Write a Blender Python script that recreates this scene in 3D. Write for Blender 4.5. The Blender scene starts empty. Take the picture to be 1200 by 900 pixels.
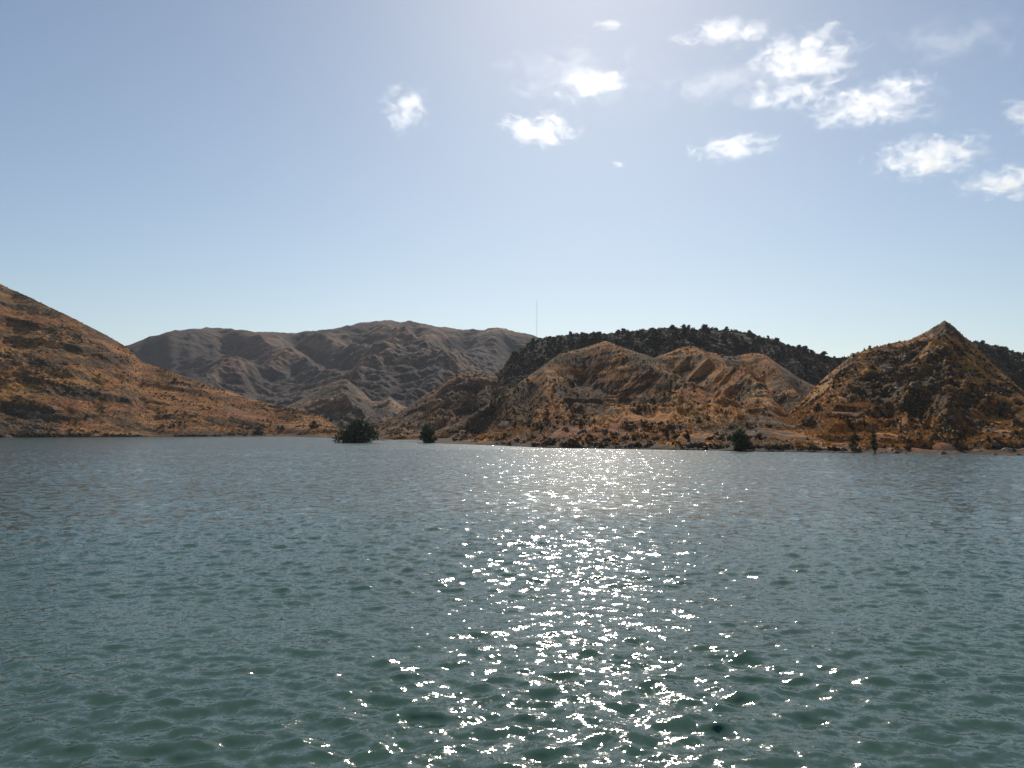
import bpy, bmesh, math, random
import numpy as np
from mathutils import Vector, Matrix

# ------------------------------------------------------------------ camera
SC = bpy.context.scene
COL = SC.collection
PW, PH = 1200.0, 900.0                 # pixel frame of the photograph
FPX = 1039.2                           # focal length in those pixels (60 deg wide)
EYE = np.array([0.0, 0.0, 4.0])
PITCH = math.atan((502.5 - 450.0) / FPX)
ROLL = math.radians(0.25)
_f = np.array([0.0, math.cos(PITCH), math.sin(PITCH)])
_r0 = np.array([1.0, 0.0, 0.0]); _u0 = np.cross(_r0, _f)
RIGHT = _r0 * math.cos(ROLL) + _u0 * math.sin(ROLL)
UP = -_r0 * math.sin(ROLL) + _u0 * math.cos(ROLL)
FWD = _f
cam_data = bpy.data.cameras.new('camera')
cam_data.sensor_fit = 'HORIZONTAL'; cam_data.sensor_width = 36.0
cam_data.lens = 36.0 * FPX / PW
cam_data.clip_start = 0.1; cam_data.clip_end = 30000.0
cam = bpy.data.objects.new('camera', cam_data); COL.objects.link(cam)
cam.matrix_world = Matrix(((RIGHT[0], UP[0], -FWD[0], EYE[0]), (RIGHT[1], UP[1], -FWD[1], EYE[1]),
                           (RIGHT[2], UP[2], -FWD[2], EYE[2]), (0, 0, 0, 1)))
SC.camera = cam

# ------------------------------------------------------------------ light
SUN_EL = math.radians(32.0)
SUN_AZ = math.radians(5.0)             # clockwise from +Y, the way the camera looks
world = bpy.data.worlds.new('World'); SC.world = world; world.use_nodes = True
wn = world.node_tree.nodes; wl = world.node_tree.links; wn.clear()
sky = wn.new('ShaderNodeTexSky'); sky.sky_type = 'NISHITA'; sky.sun_disc = False
sky.sun_elevation = SUN_EL; sky.sun_rotation = SUN_AZ
sky.altitude = 200; sky.air_density = 1.0; sky.dust_density = 0.4; sky.ozone_density = 1.4
bg = wn.new('ShaderNodeBackground'); bg.inputs['Strength'].default_value = 0.082
wo = wn.new('ShaderNodeOutputWorld')
wb = wn.new('ShaderNodeMix'); wb.data_type = 'RGBA'; wb.blend_type = 'MULTIPLY'; wb.inputs[0].default_value = 1.0
wb.inputs[7].default_value = (0.96, 1.0, 1.02, 1)      # camera white balance
hs = wn.new('ShaderNodeHueSaturation'); hs.inputs['Saturation'].default_value = 0.90; wl.new(sky.outputs[0], hs.inputs['Color'])
wl.new(hs.outputs[0], wb.inputs[6]); wl.new(wb.outputs[2], bg.inputs[0]); wl.new(bg.outputs[0], wo.inputs[0])
sun_d = bpy.data.lights.new('sun', 'SUN'); sun_d.energy = 4.2; sun_d.angle = math.radians(0.53)
sun_d.color = (1.0, 0.92, 0.80)
sun = bpy.data.objects.new('sun', sun_d); COL.objects.link(sun)
SUN_DIR = Vector((math.sin(SUN_AZ) * math.cos(SUN_EL), math.cos(SUN_AZ) * math.cos(SUN_EL), math.sin(SUN_EL)))
sun.rotation_euler = SUN_DIR.to_track_quat('Z', 'Y').to_euler()
SC.view_settings.view_transform = 'Standard'; SC.view_settings.look = 'None'
SC.view_settings.exposure = 0.0; SC.view_settings.gamma = 1.0
SC.view_settings.use_curve_mapping = False
SC.render.engine = 'CYCLES'
SC.cycles.max_bounces = 6; SC.cycles.volume_bounces = 1
SC.cycles.diffuse_bounces = 2; SC.cycles.glossy_bounces = 2
SC.cycles.volume_step_rate = 1.0; SC.cycles.volume_max_steps = 256
SC.cycles.sample_clamp_indirect = 4.0
SC.cycles.use_denoising = True

random.seed(7)
RNG = np.random.default_rng(11)

# ------------------------------------------------------------------ helpers
def pix_dir(u, v):
    u = np.asarray(u, float); v = np.asarray(v, float)
    d = FWD + ((u - PW / 2) / FPX)[..., None] * RIGHT + ((PH / 2 - v) / FPX)[..., None] * UP
    return d
def pix_az_el(u, v):
    d = pix_dir(u, v)
    return np.arctan2(d[..., 0], d[..., 1]), np.arctan2(d[..., 2], np.hypot(d[..., 0], d[..., 1]))
def project(P):
    q = P - EYE
    z = q @ FWD
    return PW / 2 + FPX * (q @ RIGHT) / z, PH / 2 - FPX * (q @ UP) / z

def _hash(ix, iy, seed):
    h = (ix.astype(np.int64) * 374761393 + iy.astype(np.int64) * 668265263 + seed * 1442695041) & 0xFFFFFFFF
    h = ((h ^ (h >> 13)) * 1274126177) & 0xFFFFFFFF
    h = ((h ^ (h >> 16)) * 2246822519) & 0xFFFFFFFF
    return (h ^ (h >> 15)) & 0xFFFFFFFF
def gnoise(x, y, seed=0):
    x = np.asarray(x, float); y = np.asarray(y, float)
    ix = np.floor(x); iy = np.floor(y); fx = x - ix; fy = y - iy
    sx = fx * fx * fx * (fx * (fx * 6 - 15) + 10); sy = fy * fy * fy * (fy * (fy * 6 - 15) + 10)
    def g(ax, ay):
        a = _hash(ix + ax, iy + ay, seed) * (2 * np.pi / 4294967296.0)
        return np.cos(a) * (fx - ax) + np.sin(a) * (fy - ay)
    a = g(0, 0); b = g(1, 0); c = g(0, 1); d = g(1, 1)
    return 1.5 * ((a + (b - a) * sx) * (1 - sy) + (c + (d - c) * sx) * sy)
def fbm(x, y, seed=0, octaves=5, gain=0.5):
    s = 0; a = 1.0; f = 1.0
    for o in range(octaves):
        s = s + a * gnoise(x * f + 17.3 * o, y * f - 9.1 * o, seed + o); a *= gain; f *= 2.03
    return s
def ridged(x, y, seed=0, octaves=5, gain=0.5):
    s = 0; a = 1.0; f = 1.0; w = 1.0
    for o in range(octaves):
        n = 1 - np.abs(gnoise(x * f + 31.7 * o, y * f + 5.3 * o, seed + o)) * 1.6
        n = np.clip(n, 0, 1) ** 2
        s = s + a * n * w; w = np.clip(n * 1.4, 0, 1); a *= gain; f *= 2.07
    return s
def sstep(a, b, x):
    t = np.clip((x - a) / (b - a), 0, 1); return t * t * (3 - 2 * t)

def grid_mesh(name, P, mat, attrs=None, smooth=True):
    """P: rows x cols x 3"""
    nr, nc = P.shape[:2]
    me = bpy.data.meshes.new(name)
    idx = np.arange(nr * nc, dtype=np.int32).reshape(nr, nc)
    q = np.stack([idx[:-1, :-1], idx[:-1, 1:], idx[1:, 1:], idx[1:, :-1]], -1).reshape(-1, 4)
    me.vertices.add(nr * nc); me.vertices.foreach_set('co', P.astype(np.float32).ravel())
    me.loops.add(q.size); me.loops.foreach_set('vertex_index', q.ravel())
    me.polygons.add(len(q))
    me.polygons.foreach_set('loop_start', np.arange(0, q.size, 4, dtype=np.int32))
    me.polygons.foreach_set('loop_total', np.full(len(q), 4, dtype=np.int32))
    me.polygons.foreach_set('use_smooth', np.full(len(q), smooth))
    me.update(calc_edges=True)
    for k, a in (attrs or {}).items():
        at = me.attributes.new(k, 'FLOAT', 'POINT'); at.data.foreach_set('value', np.asarray(a, np.float32).ravel())
    me.materials.append(mat)
    o = bpy.data.objects.new(name, me); COL.objects.link(o)
    return o
def poly_mesh(name, V, F, mats, fmat=None, smooth=False):
    me = bpy.data.meshes.new(name); me.from_pydata([tuple(map(float, v)) for v in V], [], [tuple(map(int, f)) for f in F])
    for m in mats: me.materials.append(m)
    if fmat is not None: me.polygons.foreach_set('material_index', np.asarray(fmat, np.int32))
    if smooth: me.polygons.foreach_set('use_smooth', np.full(len(F), True))
    me.update(); return me
def tag(o, label=None, cat=None, group=None, kind=None):
    if label: o['label'] = label
    if cat: o['category'] = cat
    if group: o['group'] = group
    if kind: o['kind'] = kind
    return o
def link(o): COL.objects.link(o); return o

# ------------------------------------------------------------------ materials
def new_mat(name):
    m = bpy.data.materials.new(name); m.use_nodes = True
    n = m.node_tree.nodes; n.clear()
    return m, n, m.node_tree.links
def N(n, t, **kw):
    x = n.new(t)
    for k, v in kw.items():
        if k.startswith('i_'):
            x.inputs[k[2:].replace('_', ' ')].default_value = v
        else: setattr(x, k, v)
    return x
def noise(n, l, vec, scale, detail=4, rough=0.55, dist=0.0):
    t = N(n, 'ShaderNodeTexNoise'); t.inputs['Scale'].default_value = scale
    t.inputs['Detail'].default_value = detail; t.inputs['Roughness'].default_value = rough
    t.inputs['Distortion'].default_value = dist
    l.new(vec, t.inputs['Vector']); return t
def ramp(n, l, src, a, b):
    r = N(n, 'ShaderNodeMapRange'); r.interpolation_type = 'SMOOTHSTEP'
    r.inputs[1].default_value = a; r.inputs[2].default_value = b
    l.new(src, r.inputs[0]); return r.outputs[0]
def mixc(n, l, fac, a, b):
    m = N(n, 'ShaderNodeMix', data_type='RGBA')
    if isinstance(fac, float): m.inputs[0].default_value = fac
    else: l.new(fac, m.inputs[0])
    for s, c in ((6, a), (7, b)):
        if isinstance(c, tuple): m.inputs[s].default_value = (*c, 1)
        else: l.new(c, m.inputs[s])
    return m.outputs[2]
def math_n(n, l, op, a, b=None):
    m = N(n, 'ShaderNodeMath', operation=op)
    for i, c in enumerate((a, b)):
        if c is None: continue
        if isinstance(c, (int, float)): m.inputs[i].default_value = c
        else: l.new(c, m.inputs[i])
    return m.outputs[0]

def hill_material(name, grass, pale, soil, scrub, k=1.0, bump=0.9):
    """dry grass, red soil, and rock/scrub where the mesh says so ('cover'); k scales pattern size"""
    m, n, l = new_mat(name)
    out = N(n, 'ShaderNodeOutputMaterial'); bs = N(n, 'ShaderNodeBsdfPrincipled')
    bs.inputs['Roughness'].default_value = 0.95; bs.inputs['Specular IOR Level'].default_value = 0.1
    l.new(bs.outputs[0], out.inputs[0])
    pos = N(n, 'ShaderNodeNewGeometry').outputs['Position']
    cov = N(n, 'ShaderNodeAttribute', attribute_name='cover').outputs['Fac']
    lay = N(n, 'ShaderNodeAttribute', attribute_name='ledge').outputs['Fac']
    n1 = noise(n, l, pos, 0.035 / k, 5, 0.6, 0.4).outputs[0]
    n2 = noise(n, l, pos, 0.011 / k, 4, 0.55, 0.3).outputs[0]
    n3 = noise(n, l, pos, 0.16 / k, 5, 0.68, 0.3).outputs[0]
    n4 = noise(n, l, pos, 0.55 / k, 5, 0.72, 0.2).outputs[0]
    mp = N(n, 'ShaderNodeMapping'); l.new(pos, mp.inputs['Vector']); mp.inputs['Scale'].default_value = (0.18, 0.18, 1.0)
    n5 = noise(n, l, mp.outputs[0], 0.42 / k, 4, 0.6, 0.8).outputs[0]          # strata: thin beds lying nearly flat
    c = mixc(n, l, ramp(n, l, n1, 0.42, 0.60), grass, soil)
    c = mixc(n, l, ramp(n, l, n2, 0.47, 0.62), c, pale)
    c = mixc(n, l, math_n(n, l, 'MULTIPLY', ramp(n, l, n5, 0.50, 0.62), 0.75), c, soil)
    c = mixc(n, l, math_n(n, l, 'MULTIPLY', ramp(n, l, n3, 0.52, 0.66), 0.55), c, pale)
    # stony, thorny speckle everywhere, dense where cover is high or on ledges
    s = math_n(n, l, 'ADD', math_n(n, l, 'MULTIPLY', n4, 0.8), math_n(n, l, 'MULTIPLY', math_n(n, l, 'SUBTRACT', n3, 0.4), 0.7))
    s = math_n(n, l, 'ADD', s, math_n(n, l, 'MULTIPLY', math_n(n, l, 'SUBTRACT', n5, 0.5), 0.5))
    th = math_n(n, l, 'ADD', s, math_n(n, l, 'ADD', math_n(n, l, 'MULTIPLY', cov, 0.30), math_n(n, l, 'MULTIPLY', lay, 0.16)))
    c = mixc(n, l, math_n(n, l, 'MULTIPLY', ramp(n, l, th, 0.46, 0.64), 0.92), c, scrub)
    # wet mud and drift line just above the water
    sp = N(n, 'ShaderNodeSeparateXYZ'); l.new(pos, sp.inputs[0])
    wz = math_n(n, l, 'ADD', sp.outputs[2], math_n(n, l, 'MULTIPLY', math_n(n, l, 'SUBTRACT', n3, 0.5), 1.2))
    c = mixc(n, l, math_n(n, l, 'MULTIPLY', math_n(n, l, 'SUBTRACT', 1.0, ramp(n, l, wz, 0.35, 0.95)), 0.85), c, (0.05, 0.034, 0.022))
    l.new(c, bs.inputs['Base Color'])
    b = N(n, 'ShaderNodeBump'); b.inputs['Strength'].default_value = bump; b.inputs['Distance'].default_value = 0.8 * k
    l.new(math_n(n, l, 'ADD', n3, math_n(n, l, 'MULTIPLY', n4, 0.5)), b.inputs['Height'])
    l.new(b.outputs[0], bs.inputs['Normal'])
    return m
M_LEFT = hill_material('dry_hillside', (0.35, 0.145, 0.026), (0.37, 0.19, 0.05), (0.24, 0.075, 0.020), (0.05, 0.032, 0.016))
M_RIGHT = hill_material('ochre_hillside', (0.42, 0.165, 0.026), (0.42, 0.21, 0.052), (0.27, 0.078, 0.020), (0.045, 0.030, 0.017))
M_WOOD = hill_material('scrubby_hillside', (0.045, 0.028, 0.016), (0.065, 0.042, 0.024), (0.042, 0.025, 0.015), (0.018, 0.013, 0.009))
M_FAR = hill_material('far_hillside', (0.15, 0.082, 0.044), (0.34, 0.19, 0.098), (0.12, 0.058, 0.036), (0.038, 0.025, 0.022), k=3.5)
M_MID = hill_material('tan_hillside', (0.23, 0.12, 0.052), (0.33, 0.19, 0.085), (0.17, 0.075, 0.042), (0.05, 0.035, 0.025), k=1.8)

def leaf_material(name, a, b):
    m, n, l = new_mat(name)
    out = N(n, 'ShaderNodeOutputMaterial'); bs = N(n, 'ShaderNodeBsdfPrincipled')
    bs.inputs['Roughness'].default_value = 0.7; bs.inputs['Specular IOR Level'].default_value = 0.2
    pos = N(n, 'ShaderNodeNewGeometry').outputs['Position']
    c = mixc(n, l, ramp(n, l, noise(n, l, pos, 0.9, 3).outputs[0], 0.35, 0.65), a, b)
    l.new(c, bs.inputs['Base Color'])
    tr = N(n, 'ShaderNodeBsdfTranslucent'); l.new(c, tr.inputs[0])
    mx = N(n, 'ShaderNodeMixShader'); mx.inputs[0].default_value = 0.2
    l.new(bs.outputs[0], mx.inputs[1]); l.new(tr.outputs[0], mx.inputs[2]); l.new(mx.outputs[0], out.inputs[0])
    return m
M_LEAF = leaf_material('dark_green_leaves', (0.022, 0.038, 0.013), (0.065, 0.080, 0.026))
M_DRYLEAF = leaf_material('dusty_scrub_leaves', (0.042, 0.032, 0.018), (0.085, 0.060, 0.032))
def simple_mat(name, a, b, scale, rough=0.9, metallic=0.0, bump=0.4):
    m, n, l = new_mat(name)
    out = N(n, 'ShaderNodeOutputMaterial'); bs = N(n, 'ShaderNodeBsdfPrincipled')
    bs.inputs['Roughness'].default_value = rough; bs.inputs['Metallic'].default_value = metallic
    pos = N(n, 'ShaderNodeTexCoord').outputs['Object']
    t = noise(n, l, pos, scale, 5, 0.6).outputs[0]
    l.new(mixc(n, l, ramp(n, l, t, 0.35, 0.65), a, b), bs.inputs['Base Color'])
    bp = N(n, 'ShaderNodeBump'); bp.inputs['Strength'].default_value = bump; l.new(t, bp.inputs['Height'])
    l.new(bp.outputs[0], bs.inputs['Normal']); l.new(bs.outputs[0], out.inputs[0])
    return m
M_BARK = simple_mat('bark', (0.06, 0.045, 0.03), (0.11, 0.085, 0.06), 6)
M_ROCK = simple_mat('dark_rock', (0.06, 0.04, 0.027), (0.17, 0.105, 0.065), 1.1, bump=0.8)
M_STEEL = simple_mat('grey_steel', (0.20, 0.19, 0.19), (0.26, 0.25, 0.25), 3, rough=0.6, metallic=0.3)

# ------------------------------------------------------------------ shoreline
SHORE_UV = [(-600, 512), (-200, 513), (0, 513), (200, 512), (330, 511.5), (384, 513), (396, 518.5), (450, 519), (462, 517.5),
            (520, 520), (640, 525), (760, 527), (900, 529.5), (1000, 531), (1200, 534), (1500, 536), (1800, 537)]
_az, _el = pix_az_el([p[0] for p in SHORE_UV], [p[1] for p in SHORE_UV])
SHORE_AZ, SHORE_R = _az, EYE[2] / np.tan(-_el)
def shore_r(az):
    r = np.interp(az, SHORE_AZ, SHORE_R, left=420, right=150)
    return r * (1 + 0.008 * fbm(az * 25, az * 0 + 3.1, 5, 2))

HILLS = []                             # grids kept for standing things on them
def hill(name, mat, crest, R, foot_gap=0.0, foot_r=None, back=1.6, rows=260, step=1.3, g_exp=1.0, gully=0.10, gully_len=45.0,
         rough=0.02, crest_rough=0.004, crest_scale=5.0, ledge=0.0, ledge_h=7.0, dip=0.0, goct=4, patches=(), bank=1.25, seed=1, skew=0.0, spurs=(), relief_cover=0.0, base_cover=0.0, base_z=-1.3):
    """crest: outline points in the photograph; R: distance of that crest in metres (number or list per point);
    the hill runs from its foot at the shore (or foot_r) up to the crest and down again behind."""
    cu = np.array([c[0] for c in crest], float); cv = np.array([c[1] for c in crest], float)
    u = np.arange(cu[0], cu[-1] + 0.01, step)
    v = np.interp(u, cu, cv)
    ker = np.hanning(5); ker /= ker.sum()
    v = np.convolve(np.pad(v, 2, mode='edge'), ker, mode='valid')
    az, el = pix_az_el(u, v)
    Rv = np.interp(u, cu, np.full(len(cu), R) if np.isscalar(R) else np.array(R, float))
    Rv = Rv * (1 + 0.05 * fbm(az * 14, az * 0, seed + 50, 3))
    F = (shore_r(az) + foot_gap) if foot_r is None else np.interp(u, cu, np.full(len(cu), foot_r) if np.isscalar(foot_r) else np.array(foot_r, float)) * (1 + 0.05 * fbm(az * 20, az * 0 + 2, seed + 60, 3))
    F = np.minimum(F, Rv * 0.97)
    H = EYE[2] + Rv * np.tan(el)
    tf = np.linspace(0, 1, rows); tb = np.linspace(0, 1, rows // 3 + 2)[1:]
    t = np.concatenate([tf, 1 + tb])[:, None]
    r = np.where(t <= 1, F + (Rv - F) * t, Rv + (Rv - F) * back * (t - 1))
    gt = np.where(t <= 1, np.clip(t, 0, 1) ** g_exp, 1 - sstep(0, 1, t - 1))
    z0 = base_z + (H - base_z) * gt
    X = r * np.sin(az); Y = r * np.cos(az)
    S = az * np.mean(Rv) - skew * (Rv - r); L = np.mean(Rv - F)
    w1 = fbm(X / 90, Y / 90, seed + 7, 3) * 22
    # spurs and gullies running down the slope
    gl = ridged((S + w1) / gully_len, (r + w1) / (gully_len * 3.2), seed, goct, 0.5) - 0.75
    amp = np.clip(H, 3, None)
    env = np.sin(np.pi * np.clip(t, 0, 1) ** 0.8) * np.where(t <= 1, 1, 0) + 0.35 * sstep(1, 1.4, t)
    dz = gully * amp * gl * env
    S0 = az * np.mean(Rv); best = np.zeros_like(r)
    for (u0, slide, wid, hgt, t_end) in spurs:      # sharp spurs running down from the crest
        c0 = np.interp(u0, u, S0) + slide * (1 - t) * L + 0.25 * w1
        ww = wid * (0.55 + 1.2 * (1 - np.clip(t, 0, 1)))
        tent = np.clip(1 - np.abs(S0 - c0) / ww, 0, 1)
        best = np.maximum(best, tent * sstep(t_end, t_end + 0.3, t) * hgt)
    if len(spurs):
        hm = max(q[3] for q in spurs)
        dz = dz - (hm - best) * sstep(0.22, 0.6, t) * (1 - 0.9 * sstep(0.82, 1.0, t)) * (t <= 1.0)
        gl = gl + 0.9 * (best / hm - 0.35)
    dz = dz + rough * amp * fbm(X / 26, Y / 26, seed + 20, 6, 0.55) * np.clip(env * 1.2 + 0.05, 0, 1)
    dz = dz + crest_rough * amp * fbm(X / crest_scale, Y / crest_scale, seed + 30, 3) * sstep(0.02, 0.12, t)
    z = z0 + dz
    led = np.zeros_like(z)
    if ledge:
        q = (z + dip * X + 2.5 * fbm(X / 55, Y / 55, seed + 40, 3)) / ledge_h
        fr = q - np.floor(q)
        led = sstep(0.6, 0.8, fr) * (1 - sstep(0.86, 1.0, fr)) * sstep(-0.35, 0.25, fbm(X / 40, Y / 25, seed + 44, 3))
        stair = (fr - sstep(0.55, 1.0, fr)) * ledge_h
        z = z - ledge * stair * env
    z = z + bank * sstep(0.0, 0.006, t) * (1 - 0.5 * sstep(0.02, 0.25, t)) * (t <= 1)
    P = np.stack([X + 0 * z, Y + 0 * z, z], -1)
    cover = np.full(z.shape, base_cover, float)
    pu, pv = project(P.reshape(-1, 3)); pu = pu.reshape(z.shape); pv = pv.reshape(z.shape)
    wu = 14 * fbm(pu / 34, pv / 22, seed + 70, 4); wv = 8 * fbm(pu / 30, pv / 20, seed + 75, 4)
    cover = cover - relief_cover * np.clip(gl, -0.8, 0.9) * (t <= 1)
    for (a, b, ra, rb, k) in patches:
        d = np.hypot((pu + wu - a) / ra, (pv + wv - b) / rb)
        cover = cover + k * (1 - sstep(0.55, 1.15, d))
    cover = cover + 0.35 * (1 - sstep(0.0, 0.012, t)) * (bank > 0)  # waterline band: scrub, with the bank's shade put into the cover
    o = grid_mesh(name, P, mat, {'cover': np.clip(cover, -1, 2), 'ledge': led})
    tag(o, kind='structure')
    HILLS.append((o, P, pu, pv, t[:, 0] <= 1.0))
    return o
def stand(u, v, tol=4.0):
    """nearest hillside point that shows at (u, v) in the photograph"""
    best = None
    for o, P, pu, pv, front in HILLS:
        d = np.hypot(pu - u, pv - v)[front]
        rr = P[front][..., 1]
        ok = d < tol
        if ok.any():
            c = np.where(ok, rr + d * 2.0, 1e9); i = np.unravel_index(np.argmin(c), c.shape)
            if best is None or c[i] < best[0]: best = (c[i], P[front][i])
    return None if best is None else Vector(best[1])

# ------------------------------------------------------------------ hills
hill('far_hills', M_FAR, [(60, 425), (100, 415), (150, 404), (175, 394), (205, 387), (240, 383), (270, 384), (300, 388), (335, 390), (370, 387), (400, 382),
     (430, 377), (455, 375), (480, 376), (505, 380), (535, 385), (560, 386), (580, 384), (600, 386), (625, 392), (660, 405), (720, 425)],
     1700, foot_r=820, rows=420, step=1.2, goct=3, gully=0.14, gully_len=380, rough=0.022, crest_rough=0.014, crest_scale=38.0, g_exp=0.9, seed=3, skew=-0.35, relief_cover=1.2, base_cover=0.65, spurs=[(200, 0.25, 260, 45, 0.3), (290, 0.35, 170, 60, 0.15), (365, 0.3, 160, 60, 0.1), (440, 0.25, 170, 70, 0.15), (520, -0.2, 150, 55, 0.2), (590, -0.3, 150, 50, 0.3)], bank=0, base_z=-2,
     patches=[(210, 420, 70, 26, 0.7), (330, 445, 60, 22, 0.6), (470, 430, 70, 40, 0.75), (560, 410, 60, 24, 0.4), (300, 396, 34, 10, -0.7), (385, 403, 36, 12, -0.8), (340, 420, 22, 12, -0.6), (455, 395, 30, 10, -0.6), (385, 455, 34, 16, -0.9), (420, 478, 30, 12, -0.8), (455, 468, 16, 10, -0.7)])  # dark cover is scrub plus painted slope shade; pale patches paint sunlit ground
hill('mid_hills', M_MID, [(270, 505), (300, 492), (335, 476), (365, 462), (392, 447), (405, 444), (422, 456), (436, 470), (447, 470), (457, 464), (470, 474), (490, 482), (520, 492)],
     900, foot_r=560, rows=240, step=1.2, gully=0.22, gully_len=70, rough=0.06, skew=0.3, relief_cover=0.6, base_cover=0.25, crest_rough=0.01, seed=13, bank=0, patches=[(440, 485, 30, 14, 0.5)])
hill('spur_hills', M_MID, [(420, 512), (445, 500), (470, 484), (500, 462), (525, 444), (545, 436), (570, 437), (600, 445), (640, 455)],
     560, foot_r=330, rows=240, step=1.2, gully=0.17, gully_len=50, rough=0.06, skew=0.5, relief_cover=0.6, base_cover=0.2, seed=23, bank=0.8,
     patches=[(480, 482, 26, 12, 0.5), (560, 470, 40, 20, 0.4), (500, 500, 40, 8, 0.3)])
hill('left_hill', M_LEFT, [(-420, 240), (-250, 262), (-120, 292), (-40, 318), (0, 334), (40, 352), (90, 376), (130, 397), (148, 408), (165, 424), (200, 437), (240, 451), (280, 464), (310, 473), (345, 481), (375, 488), (392, 500), (410, 512)],
     [760, 740, 700, 660, 640, 620, 600, 580, 570, 560, 545, 530, 520, 510, 500, 490, 480, 470], rows=360, step=1.2, gully=0.06, gully_len=70, rough=0.03, skew=-0.8, relief_cover=0.35, base_cover=0.12, ledge=0.35, ledge_h=9.0, dip=0.2, seed=33, g_exp=1.0,
     patches=[(15, 490, 55, 24, 0.75), (115, 395, 35, 14, 0.35), (60, 425, 90, 7, 0.5), (90, 462, 90, 8, 0.45), (260, 508, 90, 5, 0.5)])
hill('wooded_ridge', M_WOOD, [(505, 508), (540, 482), (565, 462), (585, 437), (603, 413), (622, 402), (640, 395), (665, 393), (690, 391), (710, 392), (735, 388), (760, 386), (785, 384), (805, 386),
     (830, 385), (850, 387), (880, 391), (910, 400), (940, 410), (965, 417), (988, 420), (1010, 413), (1030, 406), (1060, 401), (1085, 397), (1110, 398), (1145, 401), (1170, 406), (1200, 417), (1260, 436), (1350, 470), (1420, 500)],
     600, foot_r=330, rows=280, step=1.2, gully=0.14, gully_len=60, rough=0.05, crest_rough=0.012, seed=43, bank=0, base_cover=0.9)
hill('central_hill', M_RIGHT, [(384, 511), (405, 514), (430, 514), (470, 511), (510, 505), (540, 494), (565, 478), (590, 462), (610, 447), (635, 430), (655, 415), (685, 407), (710, 401), (728, 406), (748, 413), (766, 419), (782, 413), (800, 407), (815, 407),
     (835, 413), (855, 417), (880, 414), (896, 415), (915, 428), (935, 442), (955, 452), (985, 470), (1010, 490), (1040, 510)],
     [420, 300, 300, 320, 340, 350, 360, 370, 380, 400, 430, 440, 450, 440, 430, 420, 430, 440, 440, 430, 430, 440, 440, 420, 400, 380, 350, 310, 280], rows=360, step=1.0, gully=0.06, gully_len=24, rough=0.025, crest_rough=0.006, skew=-0.5, relief_cover=0.4, base_cover=0.12, seed=53, spurs=[(655, -0.15, 22, 11, 0.35), (709, 0.42, 24, 15, 0.4), (808, 0.36, 22, 14, 0.35), (893, 0.30, 20, 12, 0.45), (760, 0.2, 18, 10, 0.1), (600, -0.1, 24, 11, 0.2), (850, 0.2, 14, 8, 0.25)], ledge=0.15, ledge_h=5.0,
     patches=[(578, 470, 58, 34, 1.3), (757, 424, 24, 12, 0.8), (862, 424, 22, 10, 0.7), (640, 424, 26, 10, 0.6), (685, 465, 34, 26, 0.7), (770, 447, 40, 14, 0.3), (600, 500, 60, 14, 0.35), (925, 455, 26, 24, 0.6), (870, 505, 50, 12, 0.4), (720, 490, 90, 22, -0.3)])
hill('pointed_hill', M_RIGHT, [(900, 500), (930, 480), (960, 449), (980, 431), (1000, 416), (1020, 408), (1045, 402), (1068, 398), (1087, 387), (1101, 379), (1107, 374), (1114, 380), (1140, 403), (1160, 424), (1185, 446), (1210, 468), (1240, 488), (1280, 500), (1340, 508)],
     [300, 310, 320, 325, 330, 340, 350, 355, 360, 360, 360, 360, 350, 340, 330, 310, 300, 280, 260], rows=320, step=1.0, gully=0.08, gully_len=22, rough=0.065, crest_rough=0.012, relief_cover=0.4, base_cover=0.2, seed=63, foot_r=190, bank=0,
     patches=[(1080, 440, 80, 50, 0.35), (1050, 455, 50, 30, 0.3), (1107, 384, 15, 13, 1.2), (1150, 425, 34, 34, -0.6), (1120, 480, 70, 20, 0.4)])
hill('shore_terraces', M_RIGHT, [(820, 526), (850, 520), (890, 508), (920, 492), (950, 478), (985, 466), (1020, 470), (1050, 480), (1090, 488), (1130, 492), (1180, 494), (1240, 490), (1320, 480), (1420, 475), (1600, 480)],
     [180, 200, 220, 240, 260, 270, 270, 265, 260, 255, 250, 250, 250, 250, 250], rows=260, step=1.0, gully=0.12, gully_len=24, rough=0.06, seed=73, base_cover=-0.1, ledge=0.85, ledge_h=2.6, bank=1.3,
     patches=[(1080, 500, 40, 6, 0.7), (980, 512, 40, 5, 0.4), (1175, 515, 34, 14, 0.8), (960, 527, 120, 4, 0.6), (900, 490, 30, 20, 0.5)])

# ------------------------------------------------------------------ ground behind the shore
az = np.concatenate([np.linspace(-math.pi, SHORE_AZ[0], 60)[:-1], np.linspace(SHORE_AZ[0], SHORE_AZ[-1], 500), np.linspace(SHORE_AZ[-1], math.pi, 60)[1:]])
f0 = shore_r(az) + 30.0
k = np.linspace(0, 1, 60)[:, None] ** 2.5
r = f0 + (3000 - f0) * k
X = r * np.sin(az); Y = r * np.cos(az)
Z = -0.9 + 1.3 * sstep(0, 0.007, k) + 0.5 * fbm(X / 60, Y / 60, 91, 4) * sstep(0, 0.02, k)
go = grid_mesh('ground', np.stack([X, Y, Z], -1), M_MID, {'cover': np.full(Z.shape, 0.3), 'ledge': np.zeros(Z.shape)})
tag(go, kind='structure')

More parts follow.
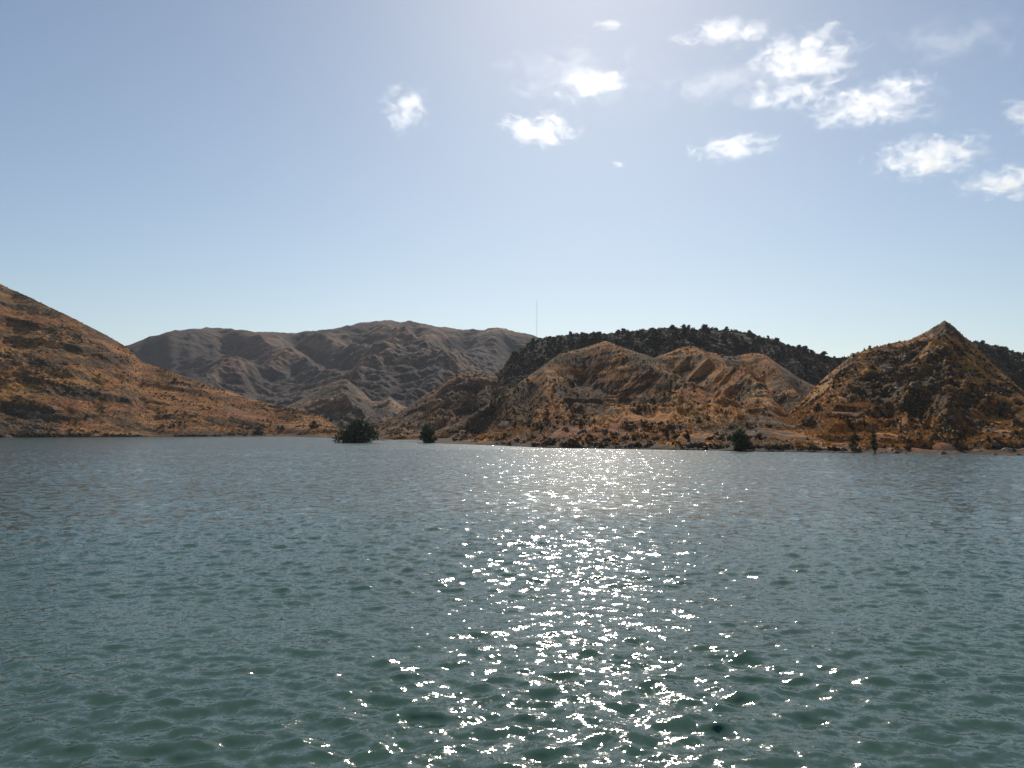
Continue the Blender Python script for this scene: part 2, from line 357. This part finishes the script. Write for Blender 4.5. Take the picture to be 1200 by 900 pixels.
# ------------------------------------------------------------------ water
def water_material():
    m, n, l = new_mat('lake_water')
    out = N(n, 'ShaderNodeOutputMaterial')
    body = N(n, 'ShaderNodeBsdfDiffuse'); body.inputs[0].default_value = (0.050, 0.098, 0.076, 1)   # light coming back up out of the silty water
    up = N(n, 'ShaderNodeCombineXYZ'); up.inputs[2].default_value = 1.0; l.new(up.outputs[0], body.inputs['Normal'])
    bs = N(n, 'ShaderNodeBsdfGlossy'); fr = N(n, 'ShaderNodeFresnel'); fr.inputs['IOR'].default_value = 1.333
    mx = N(n, 'ShaderNodeMixShader'); l.new(fr.outputs[0], mx.inputs[0]); l.new(body.outputs[0], mx.inputs[1]); l.new(bs.outputs[0], mx.inputs[2])
    l.new(mx.outputs[0], out.inputs[0])
    geo = N(n, 'ShaderNodeNewGeometry'); pos = geo.outputs['Position']
    fine = N(n, 'ShaderNodeAttribute', attribute_name='fine').outputs['Fac']   # 0 near (waves are in the mesh), 1 far
    def slopes(scale, detail, amp_near, amp_far):
        t = noise(n, l, pos, scale, detail, 0.6)
        s = N(n, 'ShaderNodeVectorMath', operation='SUBTRACT'); l.new(t.outputs['Color'], s.inputs[0]); s.inputs[1].default_value = (0.5, 0.5, 0.5)
        k = N(n, 'ShaderNodeMapRange'); l.new(fine, k.inputs[0]); k.inputs[3].default_value = amp_near; k.inputs[4].default_value = amp_far
        sc = N(n, 'ShaderNodeVectorMath', operation='SCALE'); l.new(s.outputs[0], sc.inputs[0]); l.new(k.outputs[0], sc.inputs['Scale'])
        return sc.outputs[0]
    a = slopes(7.0, 3, 0.50, 0.62)
    b = slopes(1.7, 2, 0.0, 0.95)
    c3 = slopes(19.0, 2, 0.36, 0.2)
    ac = N(n, 'ShaderNodeVectorMath', operation='ADD'); l.new(a, ac.inputs[0]); l.new(c3, ac.inputs[1])
    ad = N(n, 'ShaderNodeVectorMath', operation='ADD'); l.new(ac.outputs[0], ad.inputs[0]); l.new(b, ad.inputs[1])
    fl = N(n, 'ShaderNodeVectorMath', operation='MULTIPLY'); l.new(ad.outputs[0], fl.inputs[0]); fl.inputs[1].default_value = (1, 1, 0)
    a2 = N(n, 'ShaderNodeVectorMath', operation='ADD'); l.new(fl.outputs[0], a2.inputs[0]); l.new(geo.outputs['Normal'], a2.inputs[1])
    nm = N(n, 'ShaderNodeVectorMath', operation='NORMALIZE'); l.new(a2.outputs[0], nm.inputs[0])
    l.new(nm.outputs[0], bs.inputs['Normal']); l.new(nm.outputs[0], fr.inputs['Normal'])
    k = N(n, 'ShaderNodeMapRange'); l.new(fine, k.inputs[0]); k.inputs[3].default_value = 0.09; k.inputs[4].default_value = 0.14
    l.new(k.outputs[0], bs.inputs['Roughness'])
    return m
M_WATER = water_material()
def build_water():
    # distances: close rows near the eye, wider ones far off
    rs = [1.0]
    while rs[-1] < 700:
        x = rs[-1]
        rs.append(x + (0.08 if x < 6 else max(0.03, min(0.00013 * x * x, 0.28)) if x < 170 else 0.0065 * x))
    rs = np.array(rs + [900, 1200, 2000])[:, None]
    c = math.radians(36)
    azs = np.concatenate([np.linspace(-math.pi, -c, 90)[:-1], np.linspace(-c, c, 1150), np.linspace(c, math.pi, 90)[1:]])[None, :]
    X = rs * np.sin(azs); Y = rs * np.cos(azs)
    dr = np.gradient(rs[:, 0])[:, None]
    da = np.gradient(azs[0])[None, :]
    ds = np.maximum(dr, rs * da)
    rng = np.random.default_rng(5)
    Z = np.zeros_like(X); DX = np.zeros_like(X); DY = np.zeros_like(X)
    wind = math.radians(-100)          # the way the chop runs, towards the eye and a little left
    nw = 150
    lam = np.exp(np.linspace(math.log(0.12), math.log(3.6), nw)) * rng.uniform(0.93, 1.07, nw)
    patch = np.clip(1 + 0.5 * fbm(X / 16, Y / 26, 300, 4) + 0.4 * fbm((X + 0.3 * Y) / 45, (Y - 0.3 * X) / 8, 320, 3), 0.4, 1.35)
    for L in lam:
        th = wind + rng.normal(0, 0.78)
        kx, ky = math.cos(th) * 2 * math.pi / L, math.sin(th) * 2 * math.pi / L
        slope = 0.0325 * math.exp(-(math.log(L / 0.55) / 0.95) ** 2)
        A = slope * L / (2 * math.pi)
        ph = kx * X + ky * Y + rng.uniform(0, 2 * math.pi)
        ok = sstep(2.2, 4.5, L / ds)
        a = A * ok * patch
        Z += a * np.sin(ph)
        DX -= 0.2 * a * math.cos(th) * np.cos(ph); DY -= 0.2 * a * math.sin(th) * np.cos(ph)
    fine = sstep(0.07, 0.36, ds) + 0 * X
    P = np.stack([X - DX, Y - DY, Z], -1)
    o = grid_mesh('water', P, M_WATER, {'fine': fine})
    tag(o, kind='structure')
build_water()

# ------------------------------------------------------------------ plants
def leaf_cloud(blobs, per_blob, size, rng):
    V = []; F = []
    for (c, rad) in blobs:
        for _ in range(per_blob):
            d = rng.normal(size=3); d /= np.linalg.norm(d)
            p = np.array(c) + d * np.array(rad) * rng.uniform(0.45, 1.05)
            a = rng.normal(size=3); a /= np.linalg.norm(a); b = np.cross(a, rng.normal(size=3)); b /= np.linalg.norm(b)
            s = size * rng.uniform(0.6, 1.5); i = len(V)
            V += [p - a * s, p + b * s * 0.55, p + a * s, p - b * s * 0.55]; F.append((i, i + 1, i + 2, i + 3))
    return V, F
def tube(V, F, p, q, r0, r1, n=6):
    p = np.array(p, float); q = np.array(q, float); d = q - p; d /= np.linalg.norm(d)
    a = np.cross(d, [0.3, 0.9, 0.1]); a /= np.linalg.norm(a); b = np.cross(d, a); i = len(V)
    for c, r in ((p, r0), (q, r1)):
        for k in range(n):
            t = 2 * math.pi * k / n; V.append(c + r * (math.cos(t) * a + math.sin(t) * b))
    for k in range(n): F.append((i + k, i + (k + 1) % n, i + n + (k + 1) % n, i + n + k))
    F.append(tuple(i + k for k in range(n - 1, -1, -1))); F.append(tuple(i + n + k for k in range(n)))
def plant_meshes(name, width, height, nblob, per, leaf, seed, mat, low=0.12):
    rng = np.random.default_rng(seed); blobs = []
    VT, FT = [], []
    tube(VT, FT, (0, 0, -0.6), (rng.normal(0, .1), rng.normal(0, .1), height * 0.35), 0.05 * height, 0.03 * height)
    for k in range(nblob):
        a = rng.uniform(0, 2 * math.pi); rr = math.sqrt(rng.uniform(0, 1)); h = rng.uniform(low, 1)
        prof = math.sin(math.pi * min(1, 0.18 + 0.82 * h) ** 1.1) ** 0.6 if h < 0.98 else 0.2
        R = width / 2 * prof
        s = rng.uniform(0.16, 0.27) * min(width, height * 1.3)
        c = (rr * (R - 0.5 * s) * math.cos(a), rr * (R - 0.5 * s) * math.sin(a), max(s * 0.55, h * height - 0.6 * s))
        blobs.append((c, (s, s, s * 0.72)))
        tube(VT, FT, (0, 0, height * rng.uniform(0.08, 0.33)), c, 0.018 * height, 0.006 * height, 5)
    VC, FC = leaf_cloud(blobs, per, leaf, rng)
    return poly_mesh(name + '_trunk', VT, FT, [M_BARK]), poly_mesh(name + '_crown', VC, FC, [mat])
PROTO = {}
def plant(kind, label, cat, loc, scale=1.0, rz=0.0, group=None, name='tree', sz=1.0):
    e = link(bpy.data.objects.new(name, None)); e.location = loc; e.rotation_euler = (0, 0, rz); e.scale = (scale, scale, scale * sz)
    e.empty_display_size = 0.5
    tag(e, label, cat, group)
    for part, me in zip(('trunk', 'crown'), PROTO[kind]):
        o = link(bpy.data.objects.new(part, me)); o.parent = e
    return e
PROTO['broad'] = plant_meshes('broad_tree', 12.6, 7.6, 46, 150, 0.30, 1, M_LEAF, low=0.0)
PROTO['round'] = plant_meshes('round_tree', 5.2, 5.4, 26, 130, 0.22, 2, M_LEAF, low=0.0)
PROTO['shrub1'] = plant_meshes('scrub', 3.0, 2.4, 12, 60, 0.18, 3, M_DRYLEAF, low=0.0)
PROTO['shrub2'] = plant_meshes('scrub', 2.4, 2.6, 11, 60, 0.17, 4, M_DRYLEAF, low=0.0)
PROTO['oak1'] = plant_meshes('oak', 4.8, 4.4, 16, 70, 0.30, 5, M_DRYLEAF)
PROTO['oak2'] = plant_meshes('oak', 3.8, 4.8, 14, 70, 0.28, 6, M_DRYLEAF)
PROTO['slim'] = plant_meshes('slim', 1.5, 3.0, 10, 60, 0.14, 8, M_LEAF, low=0.0)

def at_shore(u, back=0.0, z=0.0):
    a = float(np.interp(u, [p[0] for p in SHORE_UV], SHORE_AZ)); r = float(shore_r(np.array([a]))[0]) + back
    return Vector((r * math.sin(a), r * math.cos(a), z))
plant('broad', 'broad dark green tree standing right at the water, largest tree on the far shore', 'tree', at_shore(420, 1.0, -0.2), 1.03, 0.4, sz=0.86)
plant('round', 'rounded dark green tree on the waterline just right of the broad dark tree', 'tree', at_shore(501, 1.5, 0.1), 0.98, 1.0)
plant('round', 'dark tree at the water below the ochre slopes, only tree on the right-hand shore', 'tree', at_shore(868, 2.0, 0.2), 0.8, 2.2)
plant('slim', 'slim dark upright bush alone on the bare orange bank', 'bush', at_shore(1027, 1.5, 0.6), 1.05, 0.0, name='bush')
for (u, v, s, lab) in [(368, 495, 1.7, 'small dark round bush on the bare slope left of the broad shore tree'),
                       (304, 502, 1.6, 'lone dark bush low on the tail of the left hill'),
                       (330, 500, 1.0, 'tiny dark bush between the two bigger bushes on the tail of the left hill'),
                       (206, 443, 1.5, 'dark bush on the skyline part way down the left hill')]:
    p = stand(u, v + 3)
    if p: plant('shrub1', lab, 'bush', p, s, u * 0.7, name='bush')
# loose scrub on the slopes
ZONES = [('low dusty scrub bush scattered on the ochre slopes of the central hill', 'scrub bushes on the central hill', 44, (560, 980, 430, 522)),
         ('low dark scrub bush among the rocks of the pointed hill', 'scrub bushes on the pointed hill', 60, (985, 1195, 400, 520)),
         ('low dusty scrub bush on the terraced left hill', 'scrub bushes on the left hill', 45, (5, 340, 380, 508)),
         ('low scrub bush in the gully between the left hill and the central hill', 'scrub bushes in the valley', 26, (390, 600, 440, 516))]
for lab, grp, cnt, (u0, u1, v0, v1) in ZONES:
    made = 0; tries = 0
    while made < cnt and tries < cnt * 6:
        tries += 1
        u, v = random.uniform(u0, u1), random.uniform(v0, v1)
        p = stand(u, v, 2.5)
        if p is None or p.z < 0.6: continue
        plant(random.choice(('shrub1', 'shrub2')), lab, 'bush', p - Vector((0, 0, 0.1)), random.uniform(0.25, 0.45) + 0.4 * random.random() ** 3, random.uniform(0, 6), grp, 'bush')
        made += 1
# the trees along the dark ridge
wr = [h for h in HILLS if h[0].name == 'wooded_ridge'][0]
P, pu, front = wr[1], wr[2], wr[4]
nf = int(front.sum()); made = 0
while made < 290:
    j = random.randrange(P.shape[1]); i = int(nf * (1.0 - 0.4 * random.random() ** 1.6)) - 1
    if i > nf * 0.94 and random.random() < 0.55: continue
    u = pu[i, j]
    if not (595 < u < 1000 or (1150 < u < 1230 and random.random() < 0.4)): continue
    p = Vector(P[i, j])
    plant(random.choice(('oak1', 'oak2')), 'small dark oak among the trees covering the ridge behind the ochre hill', 'tree', p - Vector((0, 0, 0.7)), (0.5 + 0.8 * random.random() ** 1.7) * (0.9 if i > nf * 0.93 else 1.3), random.uniform(0, 6), 'oaks on the dark ridge', sz=0.8)
    made += 1

# ------------------------------------------------------------------ rocks
def rock_mesh(name, seed):
    bm = bmesh.new(); bmesh.ops.create_icosphere(bm, subdivisions=3, radius=1.0)
    V = np.array([v.co for v in bm.verts]); s = seed * 13.7
    d = 1 + 0.30 * gnoise(V[:, 0] * 1.3 + s, V[:, 1] * 1.3 + V[:, 2] * 0.9, seed) + 0.18 * ridged(V[:, 0] * 2 + V[:, 2], V[:, 1] * 2 - V[:, 2] + s, seed + 3, 3)
    for v, k in zip(bm.verts, d):
        v.co = v.co * float(k)
        v.co.z *= 0.62
        for ax in (Vector((0.8, 0.3, 0.5)), Vector((-0.5, 0.6, 0.6)), Vector((0.1, -0.9, 0.4))):   # broken faces
            ax = ax.normalized(); e = v.co.dot(ax) - 0.72
            if e > 0: v.co -= ax * e * 0.85
    me = bpy.data.meshes.new(name); bm.to_mesh(me); bm.free(); me.materials.append(M_ROCK); return me
ROCKS = [rock_mesh('rock', s) for s in (1, 2, 3)]
def rock(loc, s, label, group):
    o = link(bpy.data.objects.new('rock', random.choice(ROCKS))); o.location = loc
    o.scale = (s * random.uniform(0.8, 1.4), s * random.uniform(0.8, 1.3), s * random.uniform(0.7, 1.2)); o.rotation_euler = (0, 0, random.uniform(0, 6))
    tag(o, label, 'rock', group)
for lab, grp, cnt, (u0, u1, v0, v1), s0, s1 in [
        ('dark brown boulder on the shore at the foot of the left hill', 'boulders below the left hill', 34, (0, 70, 472, 512), 0.6, 2.4),
        ('brown boulder on the shore right of the orange bank', 'boulders on the right shore', 24, (1145, 1200, 500, 531), 0.3, 0.9),
        ('grey brown rock on the rough face of the pointed hill', 'rocks on the pointed hill', 60, (1000, 1150, 410, 492), 0.5, 1.6),
        ('weathered rock on the dark outcrop of the central hill', 'rocks on the central hill', 40, (540, 710, 440, 505), 0.35, 1.1)]:
    made = 0; tries = 0
    while made < cnt and tries < cnt * 6:
        tries += 1
        p = stand(random.uniform(u0, u1), random.uniform(v0, v1), 2.5)
        if p is None: continue
        q = s0 + (s1 - s0) * random.random() ** 2.2; rock(p - Vector((0, 0, 0.25 * q)), q, lab, grp); made += 1

for _ in range(60):
    u = random.choice((random.uniform(0, 390), random.uniform(455, 1200), random.uniform(800, 1200)))
    a = float(np.interp(u, [p[0] for p in SHORE_UV], SHORE_AZ)); r = float(shore_r(np.array([a]))[0]) + random.uniform(0.4, 4.0)
    s_ = random.uniform(0.12, 0.3) + 0.4 * random.random() ** 4
    rock(Vector((r * math.sin(a), r * math.cos(a), random.uniform(-0.1, 0.25))), s_, 'small dark stone at the edge of the water along the far shore', 'stones along the waterline')

# ------------------------------------------------------------------ ground cover nobody could count
def cover_points(name, count, zmin, t0=0.0, t1=1.0, clump=18.0, thr=-0.1, seed=0, cov_k=0.0):
    h = [q for q in HILLS if q[0].name == name][0]; P = h[1]; nf = int(h[4].sum())
    rng = np.random.default_rng(seed)
    i = (nf * (t0 + (t1 - t0) * rng.random(count * 6))).astype(int).clip(0, nf - 1); j = rng.integers(0, P.shape[1], count * 6)
    p = P[i, j]; u, v = h[2][i, j], h[3][i, j]
    d = fbm(p[:, 0] / clump, p[:, 1] / clump, seed + 400, 4)
    ok = (p[:, 2] > zmin) & (u > -60) & (u < 1260) & (d + rng.normal(0, 0.12, len(d)) > thr)
    return p[ok][:count]
def cover_mesh(name, pts, quads, rad, leaf, mat, upright=0.0, seed=0):
    rng = np.random.default_rng(seed); n = len(pts)
    R_ = (rad[0] + (rad[1] - rad[0]) * rng.random(n) ** 2.5)[:, None]
    d = rng.normal(size=(n, quads, 3)); d /= np.linalg.norm(d, axis=2, keepdims=True)
    d[..., 2] = np.abs(d[..., 2]) * 0.75
    c = pts[:, None, :] + d * R_[..., None] * rng.uniform(0.3, 1.0, (n, quads, 1))
    a = rng.normal(size=(n, quads, 3)); a[..., 2] += upright; a /= np.linalg.norm(a, axis=2, keepdims=True)
    b = np.cross(a, rng.normal(size=(n, quads, 3))); b /= np.linalg.norm(b, axis=2, keepdims=True)
    s_ = (leaf * R_[..., None]) * rng.uniform(0.6, 1.5, (n, quads, 1))
    V = np.stack([c - a * s_, c + b * s_ * 0.6, c + a * s_, c - b * s_ * 0.6], 2).reshape(-1, 3)
    me = bpy.data.meshes.new(name); nq = n * quads
    me.vertices.add(nq * 4); me.vertices.foreach_set('co', V.astype(np.float32).ravel())
    me.loops.add(nq * 4); me.loops.foreach_set('vertex_index', np.arange(nq * 4, dtype=np.int32))
    me.polygons.add(nq); me.polygons.foreach_set('loop_start', np.arange(0, nq * 4, 4, dtype=np.int32))
    me.polygons.foreach_set('loop_total', np.full(nq, 4, dtype=np.int32)); me.update(calc_edges=True)
    me.materials.append(mat)
    return tag(link(bpy.data.objects.new(name, me)), kind='stuff')
sc_pts = np.concatenate([cover_points('left_hill', 4500, 0.5, 0, 1, 26, 0.28, 1), cover_points('central_hill', 3300, 0.5, 0, 1, 18, 0.33, 2), cover_points('central_hill', 300, 0.3, 0, 0.03, 12, -0.2, 8), cover_points('left_hill', 700, 0.3, 0, 0.02, 14, -0.2, 9),
                         cover_points('pointed_hill', 6000, 1.5, 0, 0.93, 12, 0.1, 3), cover_points('shore_terraces', 1800, 0.5, 0, 1, 9, 0.35, 4), cover_points('shore_terraces', 120, 0.3, 0, 0.04, 9, 0.0, 10),
                         cover_points('spur_hills', 3600, 0.5, 0, 1, 18, 0.1, 5), cover_points('mid_hills', 3500, 0.9, 0, 1, 25, 0.0, 6)])
ex = np.concatenate([cover_points('central_hill', 9000, 0.9, 0.1, 1, 20, -0.6, 31), cover_points('spur_hills', 3000, 0.9, 0.2, 1, 20, -0.6, 32)])
xu, xv = project(ex)
ex = ex[(np.hypot((xu - 582) / 60, (xv - 466) / 34) < 0.7 + 0.5 * RNG.random(len(ex)))]
sc_pts = np.concatenate([sc_pts, ex])
cover_mesh('scrub_cover', sc_pts, 9, (0.22, 0.95), 0.55, M_DRYLEAF, seed=1)
gr_pts = np.concatenate([cover_points('left_hill', 14000, 0.9, 0, 1, 30, -0.3, 11), cover_points('central_hill', 16000, 0.9, 0, 1, 22, -0.3, 12),
                         cover_points('pointed_hill', 9000, 1.5, 0, 1, 16, -0.2, 13), cover_points('shore_terraces', 12000, 0.9, 0, 1, 14, -0.4, 14),
                         cover_points('spur_hills', 7000, 0.9, 0, 1, 22, -0.3, 15)])
M_STRAW = leaf_material('dry_straw', (0.33, 0.145, 0.035), (0.46, 0.24, 0.07))
cover_mesh('dry_grass', gr_pts, 4, (0.18, 0.5), 0.8, M_STRAW, upright=1.6, seed=2)
cover_mesh('ridge_thicket', cover_points('wooded_ridge', 15000, 1.0, 0.3, 1.0, 40, -0.45, 21), 14, (0.7, 1.9), 0.34, M_DRYLEAF, seed=3)

# ------------------------------------------------------------------ mast on the far ridge
def mast():
    a, e = pix_az_el(629, 393); d = 1690.0
    base = Vector((d * math.sin(a), d * math.cos(a), 4 + d * math.tan(e) - 3))
    root = link(bpy.data.objects.new('radio_mast', None)); root.location = base
    tag(root, 'thin grey lattice mast rising from the far ridge behind the dark wooded hill', 'mast')
    Hm, w0, w1 = 66.0, 1.3, 0.7
    corner = [(math.cos(t), math.sin(t)) for t in (0.5, 0.5 + 2.094, 0.5 + 4.189)]
    def at(k, t): w = w0 + (w1 - w0) * t; return (corner[k][0] * w, corner[k][1] * w, Hm * t)
    for k in range(3):
        V, F = [], []; tube(V, F, at(k, 0), at(k, 1), 0.045, 0.035); o = link(bpy.data.objects.new('leg', poly_mesh('leg', V, F, [M_STEEL]))); o.parent = root
    V, F = [], []
    for s in range(26):
        t0, t1 = s / 26, (s + 1) / 26
        for k in range(3):
            tube(V, F, at(k, t0), at((k + 1) % 3, t1), 0.03, 0.03, 4); tube(V, F, at(k, t1), at((k + 1) % 3, t1), 0.03, 0.03, 4)
    o = link(bpy.data.objects.new('lattice', poly_mesh('lattice', V, F, [M_STEEL]))); o.parent = root
    V, F = [], []; tube(V, F, (0, 0, Hm - 0.5), (0, 0, Hm + 5), 0.12, 0.06)
    o = link(bpy.data.objects.new('antenna', poly_mesh('antenna', V, F, [M_STEEL]))); o.parent = root
mast()

# ------------------------------------------------------------------ clouds
CLOUD_H = 1100.0
def cloud_material(name, dens, scale, thr):
    m, n, l = new_mat(name)
    out = N(n, 'ShaderNodeOutputMaterial'); vol = N(n, 'ShaderNodeVolumePrincipled')
    vol.inputs['Color'].default_value = (1, 1, 1, 1); vol.inputs['Anisotropy'].default_value = 0.55
    l.new(vol.outputs[0], out.inputs['Volume'])
    tc = N(n, 'ShaderNodeTexCoord').outputs['Object']; pos = N(n, 'ShaderNodeNewGeometry').outputs['Position']
    ln = N(n, 'ShaderNodeVectorMath', operation='LENGTH'); l.new(tc, ln.inputs[0])
    fall = math_n(n, l, 'SUBTRACT', 1.0, ln.outputs['Value'])
    mp = N(n, 'ShaderNodeMapping'); l.new(pos, mp.inputs['Vector']); mp.inputs['Scale'].default_value = (1, 1, 1.5)
    t = noise(n, l, mp.outputs[0], scale, 8, 0.66, 0.6).outputs[0]
    d = math_n(n, l, 'ADD', math_n(n, l, 'MULTIPLY', fall, 0.75), math_n(n, l, 'MULTIPLY', math_n(n, l, 'SUBTRACT', t, 0.5), 2.9))
    r = ramp(n, l, d, thr, thr + 0.75)
    l.new(math_n(n, l, 'MULTIPLY', r, dens), vol.inputs['Density'])
    return m
M_CLOUD = cloud_material('cloud_vapour', 0.010, 0.017, 0.22)
M_WISP = cloud_material('thin_cloud_vapour', 0.0016, 0.012, 0.3)
def cloud_mesh(mat):
    bm = bmesh.new(); bmesh.ops.create_icosphere(bm, subdivisions=3, radius=1.0)
    me = bpy.data.meshes.new('cloud'); bm.to_mesh(me); bm.free(); me.materials.append(mat); return me
MC, MW = cloud_mesh(M_CLOUD), cloud_mesh(M_WISP)
def cloud(u, v, w, h, label, thin=False):
    a, e = pix_az_el(u, v); d = CLOUD_H / math.tan(e); dist = CLOUD_H / math.sin(e)
    o = link(bpy.data.objects.new('cloud', MW if thin else MC))
    o.location = (d * math.sin(a), d * math.cos(a), CLOUD_H + random.uniform(-20, 20))
    k = dist / FPX
    o.scale = (w / 2 * k * 1.55, w / 2 * k * 1.0, h / 2 * k * 1.35); o.rotation_euler = (0, 0, -float(a))
    tag(o, label, 'cloud', kind='stuff')
for c in [(475, 124, 46, 50, 'small ragged white cloud alone on the left of the sky'),
          (694, 103, 62, 34, 'bright puff of cloud below the sun'), (630, 146, 76, 32, 'small cloud hanging lower left of the bright puff'),
          (724, 189, 18, 8, 'tiny speck of cloud by itself'), (718, 32, 30, 12, 'small cloud near the top edge'),
          (848, 38, 84, 24, 'flat white cloud at the top'), (945, 75, 90, 58, 'largest bright cloud'), (1015, 118, 100, 34, 'long cloud under the largest one'),
          (925, 110, 80, 18, 'thin streak under the largest cloud'), (1050, 95, 60, 22, 'cloud at the right end of the main bank'),
          (860, 166, 76, 24, 'small cloud below the main bank'), (1090, 178, 92, 38, 'grey bellied cloud right of the main bank'),
          (1180, 208, 70, 30, 'ragged cloud at the right edge'), (1205, 128, 40, 40, 'cloud cut by the right edge')]:
    cloud(*c)
for c in [(1120, 45, 130, 50, 'faint wisp in the upper right'), (860, 95, 140, 40, 'thin veil left of the largest cloud'), (680, 85, 150, 60, 'thin veil round the bright puff'), (1060, 125, 90, 50, 'thin veil right of the bank')]:
    cloud(*c, thin=True)

# ------------------------------------------------------------------ haze
bm = bmesh.new(); bmesh.ops.create_cube(bm, size=1.0)
me = bpy.data.meshes.new('haze'); bm.to_mesh(me); bm.free()
m, n, l = new_mat('thin_haze')
out = N(n, 'ShaderNodeOutputMaterial'); vol = N(n, 'ShaderNodeVolumePrincipled')
vol.inputs['Color'].default_value = (0.80, 0.88, 1.0, 1); vol.inputs['Density'].default_value = 0.00006; vol.inputs['Anisotropy'].default_value = 0.2
l.new(vol.outputs[0], out.inputs['Volume']); me.materials.append(m)
haze = link(bpy.data.objects.new('haze', me)); haze.scale = (6200, 6200, 330); haze.location = (0, 0, 330 / 2 - 6)
tag(haze, kind='stuff')
